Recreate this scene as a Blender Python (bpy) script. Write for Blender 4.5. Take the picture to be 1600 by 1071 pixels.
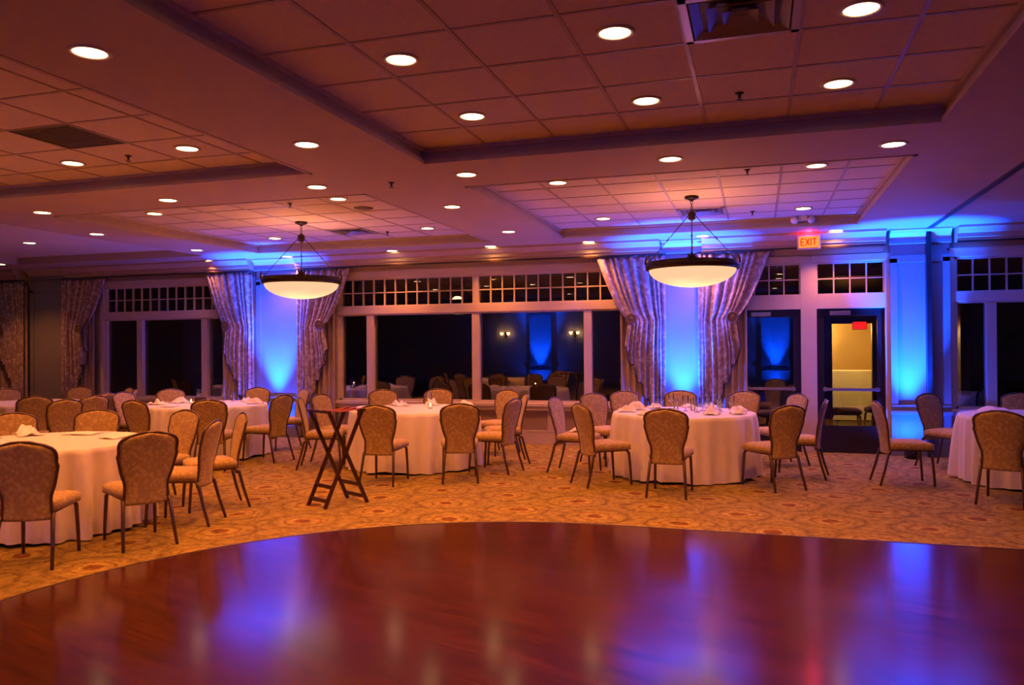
import bpy, bmesh, math, random
from mathutils import Vector, Matrix
random.seed(7)
for o in list(bpy.data.objects): bpy.data.objects.remove(o)
S = bpy.context.scene
COL = S.collection
R = math.radians
# ------------------------------------------------------------------ camera
F = 1240.0; CAMZ = 1.6
yaw = R(17.25); pit = math.atan(5.5/F); rol = R(0.45)
fw = Vector((-math.sin(yaw)*math.cos(pit), math.cos(yaw)*math.cos(pit), math.sin(pit)))
rt = Vector((math.cos(yaw), math.sin(yaw), 0)); up = rt.cross(fw)
rt2 = rt*math.cos(rol)-up*math.sin(rol); up2 = up*math.cos(rol)+rt*math.sin(rol)
cd = bpy.data.cameras.new('camera'); cam = bpy.data.objects.new('camera', cd); COL.objects.link(cam)
cd.sensor_width = 36; cd.lens = F/1600*36; cd.clip_end = 200; cd.clip_start = .05
cam.matrix_world = Matrix(((rt2.x, up2.x, -fw.x, 0), (rt2.y, up2.y, -fw.y, 0), (rt2.z, up2.z, -fw.z, CAMZ), (0, 0, 0, 1)))
S.camera = cam
# ------------------------------------------------------------------ world, exposure
w = bpy.data.worlds.new('night'); S.world = w; w.use_nodes = True
w.node_tree.nodes['Background'].inputs[0].default_value = (.25, .3, .5, 1)
w.node_tree.nodes['Background'].inputs[1].default_value = .0015
S.view_settings.view_transform = 'Standard'; S.view_settings.look = 'None'
S.view_settings.exposure = 0.0; S.view_settings.gamma = 1
S.view_settings.use_curve_mapping = False
WARM = (1.0, .29, .07)          # tungsten lamps
BLUE = (.0005, .05, 1.0)         # LED uplights
P_DOWN = 128; P_UP = 12500; P_CHAND = 48
YW = 12.5; ZS = 3.2; ZP = 3.33

# ------------------------------------------------------------------ materials
def mat(name, col, rough=.6, var=0., scale=8., metal=0., spec=.5, bump=0., bscale=60., sheen=0.):
    m = bpy.data.materials.new(name); m.use_nodes = True
    nt = m.node_tree; b = nt.nodes['Principled BSDF']
    b.inputs['Base Color'].default_value = (*col, 1); b.inputs['Roughness'].default_value = rough
    b.inputs['Metallic'].default_value = metal; b.inputs['Specular IOR Level'].default_value = spec
    if sheen: b.inputs['Sheen Weight'].default_value = sheen
    tc = nt.nodes.new('ShaderNodeTexCoord')
    if var:
        n = nt.nodes.new('ShaderNodeTexNoise'); n.inputs['Scale'].default_value = scale; n.inputs['Detail'].default_value = 4
        nt.links.new(tc.outputs['Object'], n.inputs['Vector'])
        r = nt.nodes.new('ShaderNodeValToRGB'); r.color_ramp.elements[0].position = .3; r.color_ramp.elements[1].position = .7
        r.color_ramp.elements[0].color = (*[c*(1-var) for c in col], 1); r.color_ramp.elements[1].color = (*[min(1, c*(1+var)) for c in col], 1)
        nt.links.new(n.outputs['Fac'], r.inputs['Fac']); nt.links.new(r.outputs['Color'], b.inputs['Base Color'])
    if bump:
        n2 = nt.nodes.new('ShaderNodeTexNoise'); n2.inputs['Scale'].default_value = bscale; n2.inputs['Detail'].default_value = 3
        nt.links.new(tc.outputs['Object'], n2.inputs['Vector'])
        bp = nt.nodes.new('ShaderNodeBump'); bp.inputs['Strength'].default_value = bump; bp.inputs['Distance'].default_value = .01
        nt.links.new(n2.outputs['Fac'], bp.inputs['Height']); nt.links.new(bp.outputs['Normal'], b.inputs['Normal'])
    return m
def emat(name, col, st):
    m = bpy.data.materials.new(name); m.use_nodes = True; nt = m.node_tree
    nt.nodes.remove(nt.nodes['Principled BSDF']); e = nt.nodes.new('ShaderNodeEmission')
    e.inputs[0].default_value = (*col, 1); e.inputs[1].default_value = st
    nt.links.new(e.outputs[0], nt.nodes['Material Output'].inputs[0]); return m
def glassmat(name, tint=(1, 1, 1), ior=1.5, rough=0.0, boost=1.0):
    m = bpy.data.materials.new(name); m.use_nodes = True; nt = m.node_tree
    nt.nodes.remove(nt.nodes['Principled BSDF'])
    t = nt.nodes.new('ShaderNodeBsdfTransparent'); t.inputs[0].default_value = (*tint, 1)
    g = nt.nodes.new('ShaderNodeBsdfGlossy'); g.inputs['Roughness'].default_value = rough
    fr = nt.nodes.new('ShaderNodeFresnel'); fr.inputs[0].default_value = ior
    mx = nt.nodes.new('ShaderNodeMixShader')
    ml = nt.nodes.new('ShaderNodeMath'); ml.operation = 'MULTIPLY'; ml.inputs[1].default_value = boost; ml.use_clamp = True
    nt.links.new(fr.outputs[0], ml.inputs[0]); nt.links.new(ml.outputs[0], mx.inputs[0])
    nt.links.new(t.outputs[0], mx.inputs[1]); nt.links.new(g.outputs[0], mx.inputs[2])
    nt.links.new(mx.outputs[0], nt.nodes['Material Output'].inputs[0]); return m

M = {}
M['wall'] = mat('wall_paint', (.50, .42, .34), .7, .05, 3)
M['panelpaint'] = mat('panel_paint', (.20, .185, .18), .6, .05, 3)
M['trim'] = mat('trim_paint', (.54, .42, .32), .4, .04, 4)
M['apron'] = mat('apron_paint', (.30, .20, .16), .5, .06, 5)
M['cornice'] = mat('cornice_wood', (.46, .31, .19), .6, .08, 5)
M['darkwood'] = mat('dark_wood', (.035, .018, .012), .35, .3, 12)
M['soffit'] = mat('soffit_paint', (.44, .34, .28), .75, .03, 3)
M['tile'] = mat('acoustic_tile', (.60, .50, .43), .9, .06, 30, bump=.25, bscale=160)
M['grid'] = mat('tile_grid', (.36, .28, .22), .5)
M['vent'] = mat('vent_metal', (.40, .34, .30), .35, metal=.3)
M['ventdark'] = mat('vent_dark', (.10, .07, .055), .6)
M['bronze'] = mat('bronze', (.05, .028, .018), .38, .3, 20, metal=.5)
M['chairframe'] = mat('chair_frame_metal', (.11, .062, .036), .32, .2, 15, metal=.55)
M['tray'] = mat('tray_stand_wood', (.040, .010, .006), .3, .35, 14)
M['strap'] = mat('strap_web', (.42, .06, .03), .7, .1, 40)
M['linen'] = mat('table_linen', (.80, .70, .58), .65, .03, 6, sheen=.2)
M['napkin'] = mat('napkin_linen', (.84, .72, .62), .7, .04, 20)
M['china'] = mat('china', (.8, .74, .68), .2)
M['black'] = mat('black_metal', (.012, .011, .011), .45, .2, 10)
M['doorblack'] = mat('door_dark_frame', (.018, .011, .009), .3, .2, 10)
M['steel'] = mat('brushed_steel', (.45, .40, .38), .3, metal=.9)
M['white'] = mat('white_plastic', (.75, .68, .6), .4, .02, 5)
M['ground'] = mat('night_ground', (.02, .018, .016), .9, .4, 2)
M['glass'] = glassmat('window_glass', (.8, .85, .85), 1.52, 0.0, 3.2)
M['goblet'] = glassmat('clear_glass', (.95, .95, .96), 1.45, .03, 2.2)
M['lamp'] = emat('downlight_glow', (1.0, .62, .30), 18)
M['flame'] = emat('candle_glow', (1, .6, .22), 9)
M['led'] = emat('led_lens', (.05, .22, 1), 6)
M['exitface'] = emat('exit_face', (1.0, .20, .035), 1.8)
M['exitletter'] = emat('exit_letter', (1.0, .02, .01), .75)
M['exitred'] = emat('exit_red', (1.0, .012, .012), 2.2)
M['sconce'] = emat('sconce_glow', (1.0, .55, .2), 30)
M['yellowwall'] = mat('yellow_wall', (.62, .42, .14), .7, .06, 3)

def fabric(name, c1, c2, scale, rough=.85):
    m = bpy.data.materials.new(name); m.use_nodes = True; nt = m.node_tree; b = nt.nodes['Principled BSDF']
    tc = nt.nodes.new('ShaderNodeTexCoord'); v = nt.nodes.new('ShaderNodeTexVoronoi'); v.feature = 'SMOOTH_F1'; v.inputs['Scale'].default_value = scale
    n = nt.nodes.new('ShaderNodeTexNoise'); n.inputs['Scale'].default_value = scale*.6; n.inputs['Detail'].default_value = 3
    n.inputs['Distortion'].default_value = 1.6
    nt.links.new(tc.outputs['Object'], v.inputs['Vector']); nt.links.new(tc.outputs['Object'], n.inputs['Vector'])
    a = nt.nodes.new('ShaderNodeMath'); a.operation = 'ADD'; nt.links.new(v.outputs['Distance'], a.inputs[0]); nt.links.new(n.outputs['Fac'], a.inputs[1])
    r = nt.nodes.new('ShaderNodeValToRGB'); r.color_ramp.elements[0].position = .72; r.color_ramp.elements[1].position = 1.0
    r.color_ramp.elements[0].color = (*c1, 1); r.color_ramp.elements[1].color = (*c2, 1)
    nt.links.new(a.outputs[0], r.inputs['Fac']); nt.links.new(r.outputs['Color'], b.inputs['Base Color'])
    b.inputs['Roughness'].default_value = rough; b.inputs['Sheen Weight'].default_value = .15
    return m
M['chairfab'] = fabric('chair_damask', (.50, .34, .10), (.36, .225, .06), 34)
M['curtain'] = fabric('curtain_damask', (.52, .40, .34), (.30, .20, .16), 16, .7)
M['under'] = mat('under_drape', (.36, .25, .18), .7, .1, 6)
M['fringe'] = mat('curtain_fringe', (.05, .03, .03), .8, .3, 30)

def carpet():
    m = bpy.data.materials.new('carpet_medallion'); m.use_nodes = True; nt = m.node_tree; b = nt.nodes['Principled BSDF']
    N = nt.nodes.new; L = nt.links.new
    tc = N('ShaderNodeTexCoord'); mp = N('ShaderNodeMapping'); mp.inputs['Rotation'].default_value = (0, 0, R(8))
    L(tc.outputs['Object'], mp.inputs['Vector'])
    nz = N('ShaderNodeTexNoise'); nz.inputs['Scale'].default_value = 3; nz.inputs['Detail'].default_value = 2
    L(mp.outputs[0], nz.inputs['Vector'])
    wv = N('ShaderNodeVectorMath'); wv.operation = 'MULTIPLY_ADD'; wv.inputs[1].default_value = (.16, .16, 0)
    L(nz.outputs['Color'], wv.inputs[0]); L(mp.outputs[0], wv.inputs[2])
    sep = N('ShaderNodeSeparateXYZ'); L(wv.outputs[0], sep.inputs[0])
    def math_(op, a, bb=None, c=None):
        n = N('ShaderNodeMath'); n.operation = op
        for i, x in enumerate((a, bb, c)):
            if x is None: continue
            if isinstance(x, (int, float)): n.inputs[i].default_value = x
            else: L(x, n.inputs[i])
        return n.outputs[0]
    yy = math_('DIVIDE', sep.outputs[1], .62); row = math_('FLOOR', yy)
    off = math_('MULTIPLY', math_('MODULO', math_('ABSOLUTE', row), 2.0), .5)
    xx = math_('ADD', math_('DIVIDE', sep.outputs[0], .80), off)
    fx = math_('SUBTRACT', math_('FRACT', xx), .5); fy = math_('SUBTRACT', math_('FRACT', yy), .5)
    rr = math_('SQRT', math_('ADD', math_('MULTIPLY', math_('MULTIPLY', fx, fx), 1.5), math_('MULTIPLY', fy, fy)))
    ramp = N('ShaderNodeValToRGB'); e = ramp.color_ramp.elements
    e[0].position = 0; e[0].color = (.20, .085, .015, 1); e[1].position = 1; e[1].color = (.25, .175, .035, 1)
    for p, c in ((.10, (.19, .075, .014)), (.13, (.38, .27, .05)), (.22, (.35, .24, .045)), (.25, (.21, .115, .022)), (.29, (.34, .24, .045)), (.42, (.28, .195, .04)), (.46, (.20, .125, .026)), (.55, (.30, .21, .042))):
        x = e.new(p); x.color = (*c, 1)
    L(rr, ramp.inputs['Fac'])
    n2 = N('ShaderNodeTexNoise'); n2.inputs['Scale'].default_value = 14; n2.inputs['Detail'].default_value = 5; n2.inputs['Distortion'].default_value = 1.2
    L(mp.outputs[0], n2.inputs['Vector'])
    r2 = N('ShaderNodeValToRGB'); r2.color_ramp.elements[0].position = .36; r2.color_ramp.elements[1].position = .62
    r2.color_ramp.elements[0].color = (.5, .42, .36, 1); r2.color_ramp.elements[1].color = (1.12, 1.1, 1.05, 1)
    L(n2.outputs['Fac'], r2.inputs['Fac'])
    mx = N('ShaderNodeMix'); mx.data_type = 'RGBA'; mx.blend_type = 'MULTIPLY'; mx.inputs[0].default_value = .8
    L(ramp.outputs['Color'], mx.inputs[6]); L(r2.outputs['Color'], mx.inputs[7]); L(mx.outputs[2], b.inputs['Base Color'])
    b.inputs['Roughness'].default_value = .95; b.inputs['Specular IOR Level'].default_value = .15
    return m
M['carpet'] = carpet()
def dancewood():
    m = bpy.data.materials.new('dance_floor_wood'); m.use_nodes = True; nt = m.node_tree; b = nt.nodes['Principled BSDF']
    N = nt.nodes.new; L = nt.links.new
    tc = N('ShaderNodeTexCoord'); mp = N('ShaderNodeMapping'); mp.inputs['Rotation'].default_value = (0, 0, R(17)); L(tc.outputs['Object'], mp.inputs['Vector'])
    br = N('ShaderNodeTexBrick'); br.inputs['Scale'].default_value = 1; br.inputs['Brick Width'].default_value = .9; br.inputs['Row Height'].default_value = .08
    br.inputs['Mortar Size'].default_value = .0008; br.inputs['Color1'].default_value = (.070, .0155, .0065, 1); br.inputs['Color2'].default_value = (.050, .0115, .005, 1)
    br.inputs['Mortar'].default_value = (.022, .006, .004, 1); br.offset = .37
    L(mp.outputs[0], br.inputs['Vector'])
    m2 = N('ShaderNodeMapping'); m2.inputs['Scale'].default_value = (2.5, 45, 1); L(mp.outputs[0], m2.inputs['Vector'])
    n = N('ShaderNodeTexNoise'); n.inputs['Scale'].default_value = 1; n.inputs['Detail'].default_value = 5; L(m2.outputs[0], n.inputs['Vector'])
    r = N('ShaderNodeValToRGB'); r.color_ramp.elements[0].color = (.5, .45, .42, 1); r.color_ramp.elements[1].color = (1.3, 1.25, 1.2, 1)
    r.color_ramp.elements[0].position = .3; r.color_ramp.elements[1].position = .7; L(n.outputs['Fac'], r.inputs['Fac'])
    mx = N('ShaderNodeMix'); mx.data_type = 'RGBA'; mx.blend_type = 'MULTIPLY'; mx.inputs[0].default_value = .85
    L(br.outputs['Color'], mx.inputs[6]); L(r.outputs['Color'], mx.inputs[7]); L(mx.outputs[2], b.inputs['Base Color'])
    rr = N('ShaderNodeMapRange'); rr.inputs[3].default_value = .13; rr.inputs[4].default_value = .17; L(n.outputs['Fac'], rr.inputs[0]); L(rr.outputs[0], b.inputs['Roughness'])
    b.inputs['Specular IOR Level'].default_value = .27
    return m
M['dance'] = dancewood()

# ------------------------------------------------------------------ helpers
def link(name, me, m, parent=None, smooth=False):
    if isinstance(me, bmesh.types.BMesh):
        bm = me; me = bpy.data.meshes.new(name)
        bmesh.ops.recalc_face_normals(bm, faces=bm.faces); bm.to_mesh(me); bm.free()
        if smooth:
            for p in me.polygons: p.use_smooth = True
    o = bpy.data.objects.new(name, me); COL.objects.link(o)
    if m is not None and not me.materials: me.materials.append(M[m] if isinstance(m, str) else m)
    if parent: o.parent = parent
    return o
def tag(o, label, cat, group=None):
    o['label'] = label; o['category'] = cat
    if group: o['group'] = group
    return o
def struct(o, label=None):
    o['kind'] = 'structure'
    if label: o['label'] = label
    return o
def thing(name, label, cat, loc=(0, 0, 0), rz=0, group=None):
    o = bpy.data.objects.new(name, None); COL.objects.link(o); o.location = loc; o.rotation_euler = (0, 0, rz); o.empty_display_size = .1
    return tag(o, label, cat, group)
def dup(root, loc, rz, label, group):
    r = root.copy(); COL.objects.link(r); r.location = loc; r.rotation_euler = (0, 0, rz); r['label'] = label; r['group'] = group
    for ch in list(root.children):
        c = ch.copy(); COL.objects.link(c); c.parent = r
        for g in ch.children:
            d = g.copy(); COL.objects.link(d); d.parent = c
    return r
def box(bm, x0, x1, y0, y1, z0, z1, bev=0):
    vs = [bm.verts.new((x, y, z)) for x in (x0, x1) for y in (y0, y1) for z in (z0, z1)]
    fs = [bm.faces.new([vs[i] for i in f]) for f in ((0, 1, 3, 2), (4, 6, 7, 5), (0, 4, 5, 1), (2, 3, 7, 6), (0, 2, 6, 4), (1, 5, 7, 3))]
    if bev:
        es = list({e for f in fs for e in f.edges})
        bmesh.ops.bevel(bm, geom=es, offset=bev, segments=2, affect='EDGES', profile=.6)
    return bm
def boxes(*bs, bev=0):
    bm = bmesh.new()
    for b in bs: box(bm, *b, bev=bev)
    return bm
def lathe(bm, prof, seg=24, c=(0, 0, 0), close=False):
    rings = []
    for r, z in prof:
        if r < 1e-5: rings.append([bm.verts.new((c[0], c[1], c[2]+z))])
        else: rings.append([bm.verts.new((c[0]+r*math.cos(2*math.pi*i/seg), c[1]+r*math.sin(2*math.pi*i/seg), c[2]+z)) for i in range(seg)])
    for a, b in zip(rings, rings[1:]):
        if len(a) == 1 and len(b) == 1: continue
        for i in range(seg):
            j = (i+1) % seg
            if len(a) == 1: bm.faces.new((a[0], b[i], b[j]))
            elif len(b) == 1: bm.faces.new((a[i], a[j], b[0]))
            else: bm.faces.new((a[i], a[j], b[j], b[i]))
    return bm
def tube(bm, pts, rad, seg=8, cap=True):
    pts = [Vector(p) for p in pts]; rads = rad if isinstance(rad, (list, tuple)) else [rad]*len(pts)
    prev = None; rings = []
    for i, p in enumerate(pts):
        t = (pts[min(i+1, len(pts)-1)]-pts[max(i-1, 0)]).normalized()
        if prev is None:
            a = Vector((0, 0, 1)) if abs(t.z) < .9 else Vector((1, 0, 0)); n = t.cross(a).normalized()
        else: n = (prev-t*prev.dot(t)).normalized()
        prev = n; b = t.cross(n)
        rings.append([bm.verts.new(p+(n*math.cos(2*math.pi*k/seg)+b*math.sin(2*math.pi*k/seg))*rads[i]) for k in range(seg)])
    for a, b in zip(rings, rings[1:]):
        for k in range(seg):
            j = (k+1) % seg; bm.faces.new((a[k], a[j], b[j], b[k]))
    if cap: bm.faces.new(rings[0]); bm.faces.new(rings[-1])
    return bm
def extrude_x(bm, prof, x0, x1):      # profile of (y,z) swept along x
    a = [bm.verts.new((x0, y, z)) for y, z in prof]; b = [bm.verts.new((x1, y, z)) for y, z in prof]
    n = len(prof)
    for i in range(n): j = (i+1) % n; bm.faces.new((a[i], a[j], b[j], b[i]))
    bm.faces.new(a); bm.faces.new(b)
    return bm
def light(name, kind, loc, energy, col, parent=None, size=.05, spot=None, blend=.5, rot=None):
    l = bpy.data.lights.new(name, kind); l.energy = energy; l.color = col
    if kind in ('POINT', 'SPOT'): l.shadow_soft_size = size
    if kind == 'SPOT': l.spot_size = R(spot); l.spot_blend = blend
    o = bpy.data.objects.new(name, l); COL.objects.link(o); o.location = loc
    if rot: o.rotation_euler = rot
    if parent: o.parent = parent
    return o

# ------------------------------------------------------------------ floor and dance floor
XL, XR, YB = -18.0, 9.0, -6.0
struct(link('floor', boxes((XL, XR, YB, YW+.2, -.1, 0)), 'carpet'), 'gold patterned carpet with rust medallions')
def rounded(x0, x1, y0, y1, r, n=24):
    pts = []
    for cx, cy, a0 in ((x1-r, y1-r, 0), (x0+r, y1-r, 90), (x0+r, y0+r, 180), (x1-r, y0+r, 270)):
        for k in range(n+1):
            a = R(a0+90*k/n); pts.append((cx+r*math.cos(a), cy+r*math.sin(a)))
    return pts
pts = rounded(-4.6, 8.6, -4.2, 6.95, 3.3)
bm = bmesh.new()
t_ = [bm.verts.new((x, y, .012)) for x, y in pts]; b_ = [bm.verts.new((x, y, .0)) for x, y in pts]
bm.faces.new(t_)
for i in range(len(pts)): j = (i+1) % len(pts); bm.faces.new((t_[i], b_[i], b_[j], t_[j]))
DF = struct(link('dance_floor', bm, 'dance'), 'polished red brown wooden dance floor with a curved corner')
bm = bmesh.new(); tube(bm, [(x, y, .006) for x, y in pts]+[(pts[0][0], pts[0][1], .006)], .011, 6, False)
link('edge_strip', bm, 'darkwood', DF)

# ------------------------------------------------------------------ ceiling: soffit beams, coffers, tiles
cofx = [(-17.5, -14.4), (-13.3, -9.15), (-8.05, -3.9), (-2.8, 1.31)]
cofy = [(-2.85, 1.3), (2.3, 6.42), (7.45, 11.5)]
bm = bmesh.new()
yedges = [YB]+[v for c in cofy for v in c]+[YW+.2]
for i in range(0, len(yedges), 2): box(bm, XL, XR, yedges[i], yedges[i+1], ZS, 3.5)
xedges = [XL]+[v for c in cofx for v in c]+[XR]
for (y0, y1) in cofy:
    for i in range(0, len(xedges), 2): box(bm, xedges[i], xedges[i+1], y0, y1, ZS, 3.5)
box(bm, XL, XR, YB, YW+.2, 3.36, 3.55)
CE = struct(link('ceiling', bm, 'soffit'), 'tan soffit ceiling with recessed tiled coffers')
def tilegrid(x0, x1, y0, y1, px, py, skip):
    def lines(a, b, p):
        v = p
        while v > a: v -= .61
        out = [a]; v += .61
        while v < b-.05:
            if v-a > .05: out.append(v)
            v += .61
        return out+[b]
    xs, ys = lines(x0, x1, px), lines(y0, y1, py)
    cache = {}
    for i in range(len(xs)-1):
        for j in range(len(ys)-1):
            cx, cy = (xs[i]+xs[i+1])/2, (ys[j]+ys[j+1])/2; wx, wy = xs[i+1]-xs[i], ys[j+1]-ys[j]
            if any(abs(cx-sx) < .2 and abs(cy-sy) < .2 for sx, sy in skip): continue
            key = (round(wx, 3), round(wy, 3))
            if key not in cache:
                bmt = boxes((-wx/2+.006, wx/2-.006, -wy/2+.006, wy/2-.006, 0, .018), bev=.005)
                me = bpy.data.meshes.new('ceiling_tile'); bmesh.ops.recalc_face_normals(bmt, faces=bmt.faces); bmt.to_mesh(me); bmt.free(); me.materials.append(M['tile']); cache[key] = me
            o = link('ceiling_tile', cache[key], None, CE); o.location = (cx, cy, ZP)
    g = bmesh.new()
    for x in xs[1:-1]: box(g, x-.012, x+.012, y0, y1, ZP-.006, ZP+.02)
    for y in ys[1:-1]: box(g, x0, x1, y-.012, y+.012, ZP-.005, ZP+.02)
    link('tile_grid', g, 'grid', CE)
V1, V2, V4, G3 = (-.075, 4.335), (-.685, 10.575), (-5.775, 10.6), (-5.34, 5.09)
tilegrid(-2.8, 1.31, 2.3, 6.42, .84, 4.03, [V1])
tilegrid(-2.8, 1.31, 7.45, 11.5, .84, 10.27, [V2])
tilegrid(-8.05, -3.9, 2.3, 6.42, -5.645, 4.785, [G3])
tilegrid(-8.05, -3.9, 7.45, 11.5, -5.47, 10.295, [V4])
# plain tile beds of the coffers too far or outside the view
gm = M['tile']
for (x0, x1, y0, y1) in [(c[0], c[1], cofy[0][0], cofy[0][1]) for c in cofx]+[(c[0], c[1], d[0], d[1]) for c in cofx[:2] for d in cofy[1:]]:
    link('tile_bed', boxes((x0, x1, y0, y1, ZP, 3.36)), 'tile', CE)
# small cove at the foot of each coffer face
bm = bmesh.new()
for (x0, x1) in cofx[2:]:
    for (y0, y1) in cofy[1:]:
        for q in ((x0, x0+.03, y0, y1), (x1-.03, x1, y0, y1), (x0, x1, y0, y0+.03), (x0, x1, y1-.03, y1)):
            box(bm, *q, ZP-.03, ZP-.001)
        for q in ((x0, x0+.035, y0, y1), (x1-.035, x1, y0, y1), (x0, x1, y0, y0+.035), (x0, x1, y1-.035, y1)): box(bm, *q, ZS-.006, ZS+.03)
link('coffer_moulding', bm, 'soffit', CE)
# partition track
tr = bmesh.new(); box(tr, 2.25, 2.31, YB, YW-.15, ZS-.018, ZS+.01)
struct(link('trim_1', tr, 'darkwood'), 'dark sliding partition track across the ceiling')

# ------------------------------------------------------------------ far wall with openings
ZSILL, ZH0, ZH1, ZT = .67, 2.15, 2.32, 2.80
WIN = [(-17.6, -14.45), (-12.2, -9.3), (-7.05, -1.95), (2.62, 8.4)]
DOORS = [(-.28, .60), (.82, 1.74)]
bm = bmesh.new()
xs = [XL]
for a, b in WIN[:3]+[(DOORS[0][0], DOORS[1][1])]+WIN[3:]: xs += [a, b]
xs.append(XR)
for i in range(0, len(xs), 2): box(bm, xs[i], xs[i+1], YW, YW+.2, 0, 3.5)
for a, b in WIN: box(bm, a, b, YW, YW+.2, 0, ZSILL-.06); box(bm, a, b, YW, YW+.2, ZT, 3.5)
a, b = DOORS[0][0], DOORS[1][1]; box(bm, a, b, YW, YW+.2, ZT, 3.5)
WF = struct(link('wall_far', bm, 'wall'), 'tan window wall')
struct(link('wall_back', boxes((XL, XR, YB-.2, YB, 0, 3.5)), 'wall'))
struct(link('wall_left', boxes((XL-.2, XL, YB-.2, YW+.2, 0, 3.5)), 'wall'))
struct(link('wall_right', boxes((XR, XR+.2, YB-.2, YW+.2, 0, 3.5)), 'wall'))
# apron: recessed panel below each window, sill, base
wn = 0
for (a, b) in WIN:
    wn += 1
    y1 = YW-.001
    sill = bmesh.new(); box(sill, a-.08, b+.08, YW-.10, YW+.02, .55, .61, .01); box(sill, a-.06, b+.06, YW-.13, YW+.05, .61, .67, .012)
    st = struct(link('trim_%d' % (wn+1), sill, 'trim'), 'window sill moulding')
    n = max(1, round((b-a)/1.25)); wdt = (b-a)/n
    pn = boxes((a-.02, b+.02, YW-.012, y1, .2, .55)); link('apron_panel', pn, 'apron', st)
    rails = bmesh.new(); box(rails, a-.06, b+.06, YW-.05, y1, .19, .225, .006)
    for k in range(n+1): box(rails, a+wdt*k-.05, a+wdt*k+.05, YW-.03, y1, .2, .55)
    link('apron_rail', rails, 'trim', st)
    link('base_heater_cover', boxes((a-.06, b+.06, YW-.045, y1, 0.0, .19), bev=.004), 'trim', st)
bb = bmesh.new()
for (x0, x1) in ((XL, -17.7), (-14.38, -12.28), (-9.22, -7.13), (-1.87, -.35), (1.82, 2.56)): box(bb, x0, x1, YW-.02, YW-.001, 0, .14)
struct(link('baseboard_far', bb, 'trim'))

def window(n, a, b, muls, tsplit, cw=.205):
    """muls: list of mullion centre x ; tsplit: transom divisions x"""
    y0, y1 = YW-.05, YW+.06
    bm = bmesh.new()
    box(bm, a-.09, a, y0-.03, YW+.02, ZSILL, ZT+.1); box(bm, b, b+.09, y0-.03, YW+.02, ZSILL, ZT+.1)   # casings
    box(bm, a-.09, b+.09, y0-.04, YW+.02, ZT, ZT+.09); box(bm, a-.09, b+.09, y0-.05, YW, ZT+.09, ZT+.12)
    box(bm, a, b, y0-.03, y1, ZH0+.02, ZH1, .008); box(bm, a, b, y0, y1, ZH0, ZH0+.03)
    box(bm, a, b, y0, y1, ZSILL-.02, ZSILL+.035); box(bm, a, b, y0, y1, ZT-.03, ZT)
    for x in [a+.02, b-.02]: box(bm, x-.022, x+.022, y0, y1, ZSILL, ZT)
    for x in muls: box(bm, x-.065, x+.065, y0-.01, y1, ZSILL, ZH0+.02, .008)
    for x in tsplit: box(bm, x-.05, x+.05, y0-.01, y1, ZH1, ZT, .008)
    W = struct(link('window_%d' % n, bm, 'trim'), 'tall painted window with gridded transom over dark glass')
    ed = [a+.04]+[v for x in muls for v in (x-.065, x+.065)]+[b-.04]
    for i in range(0, len(ed), 2):
        link('pane', boxes((ed[i], ed[i+1], YW+.02, YW+.026, ZSILL+.03, ZH0+.005)), 'glass', W)
    ed = [a+.04]+[v for x in tsplit for v in (x-.05, x+.05)]+[b-.04]
    zb, zt = ZH1, ZT-.03; zm = (zb+zt)/2
    mg = bmesh.new(); cache = {}
    for i in range(0, len(ed), 2):
        x0, x1 = ed[i], ed[i+1]; k = max(1, round((x1-x0)/cw)); s = (x1-x0)/k
        box(mg, x0, x1, YW-.012, YW+.04, zm-.009, zm+.009)
        for c in range(1, k): box(mg, x0+s*c-.009, x0+s*c+.009, YW-.012, YW+.04, zb, zt)
        key = round(s, 4)
        if key not in cache:
            pm = bpy.data.meshes.new('pane'); q = boxes((-s/2+.009, s/2-.009, 0, .005, zb+.0, zm-.009)); bmesh.ops.recalc_face_normals(q, faces=q.faces); q.to_mesh(pm); q.free(); pm.materials.append(M['glass']); cache[key] = pm
        for c in range(k):
            for r_ in (0, 1):
                o = link('pane', cache[key], None, W); o.location = (x0+s*(c+.5), YW+.015, r_*(zm-zb+.009))
    link('muntin_grid', mg, 'trim', W)
    return W
window(1, -17.6, -14.45, [-15.05, -17.0], [-16.0])
window(2, -12.2, -9.3, [-11.36, -9.88], [])
window(3, -7.05, -1.95, [-6.45, -4.5, -2.6], [-4.5])
window(4, 2.62, 8.4, [3.08, 5.0, 6.9], [5.0])
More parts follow.
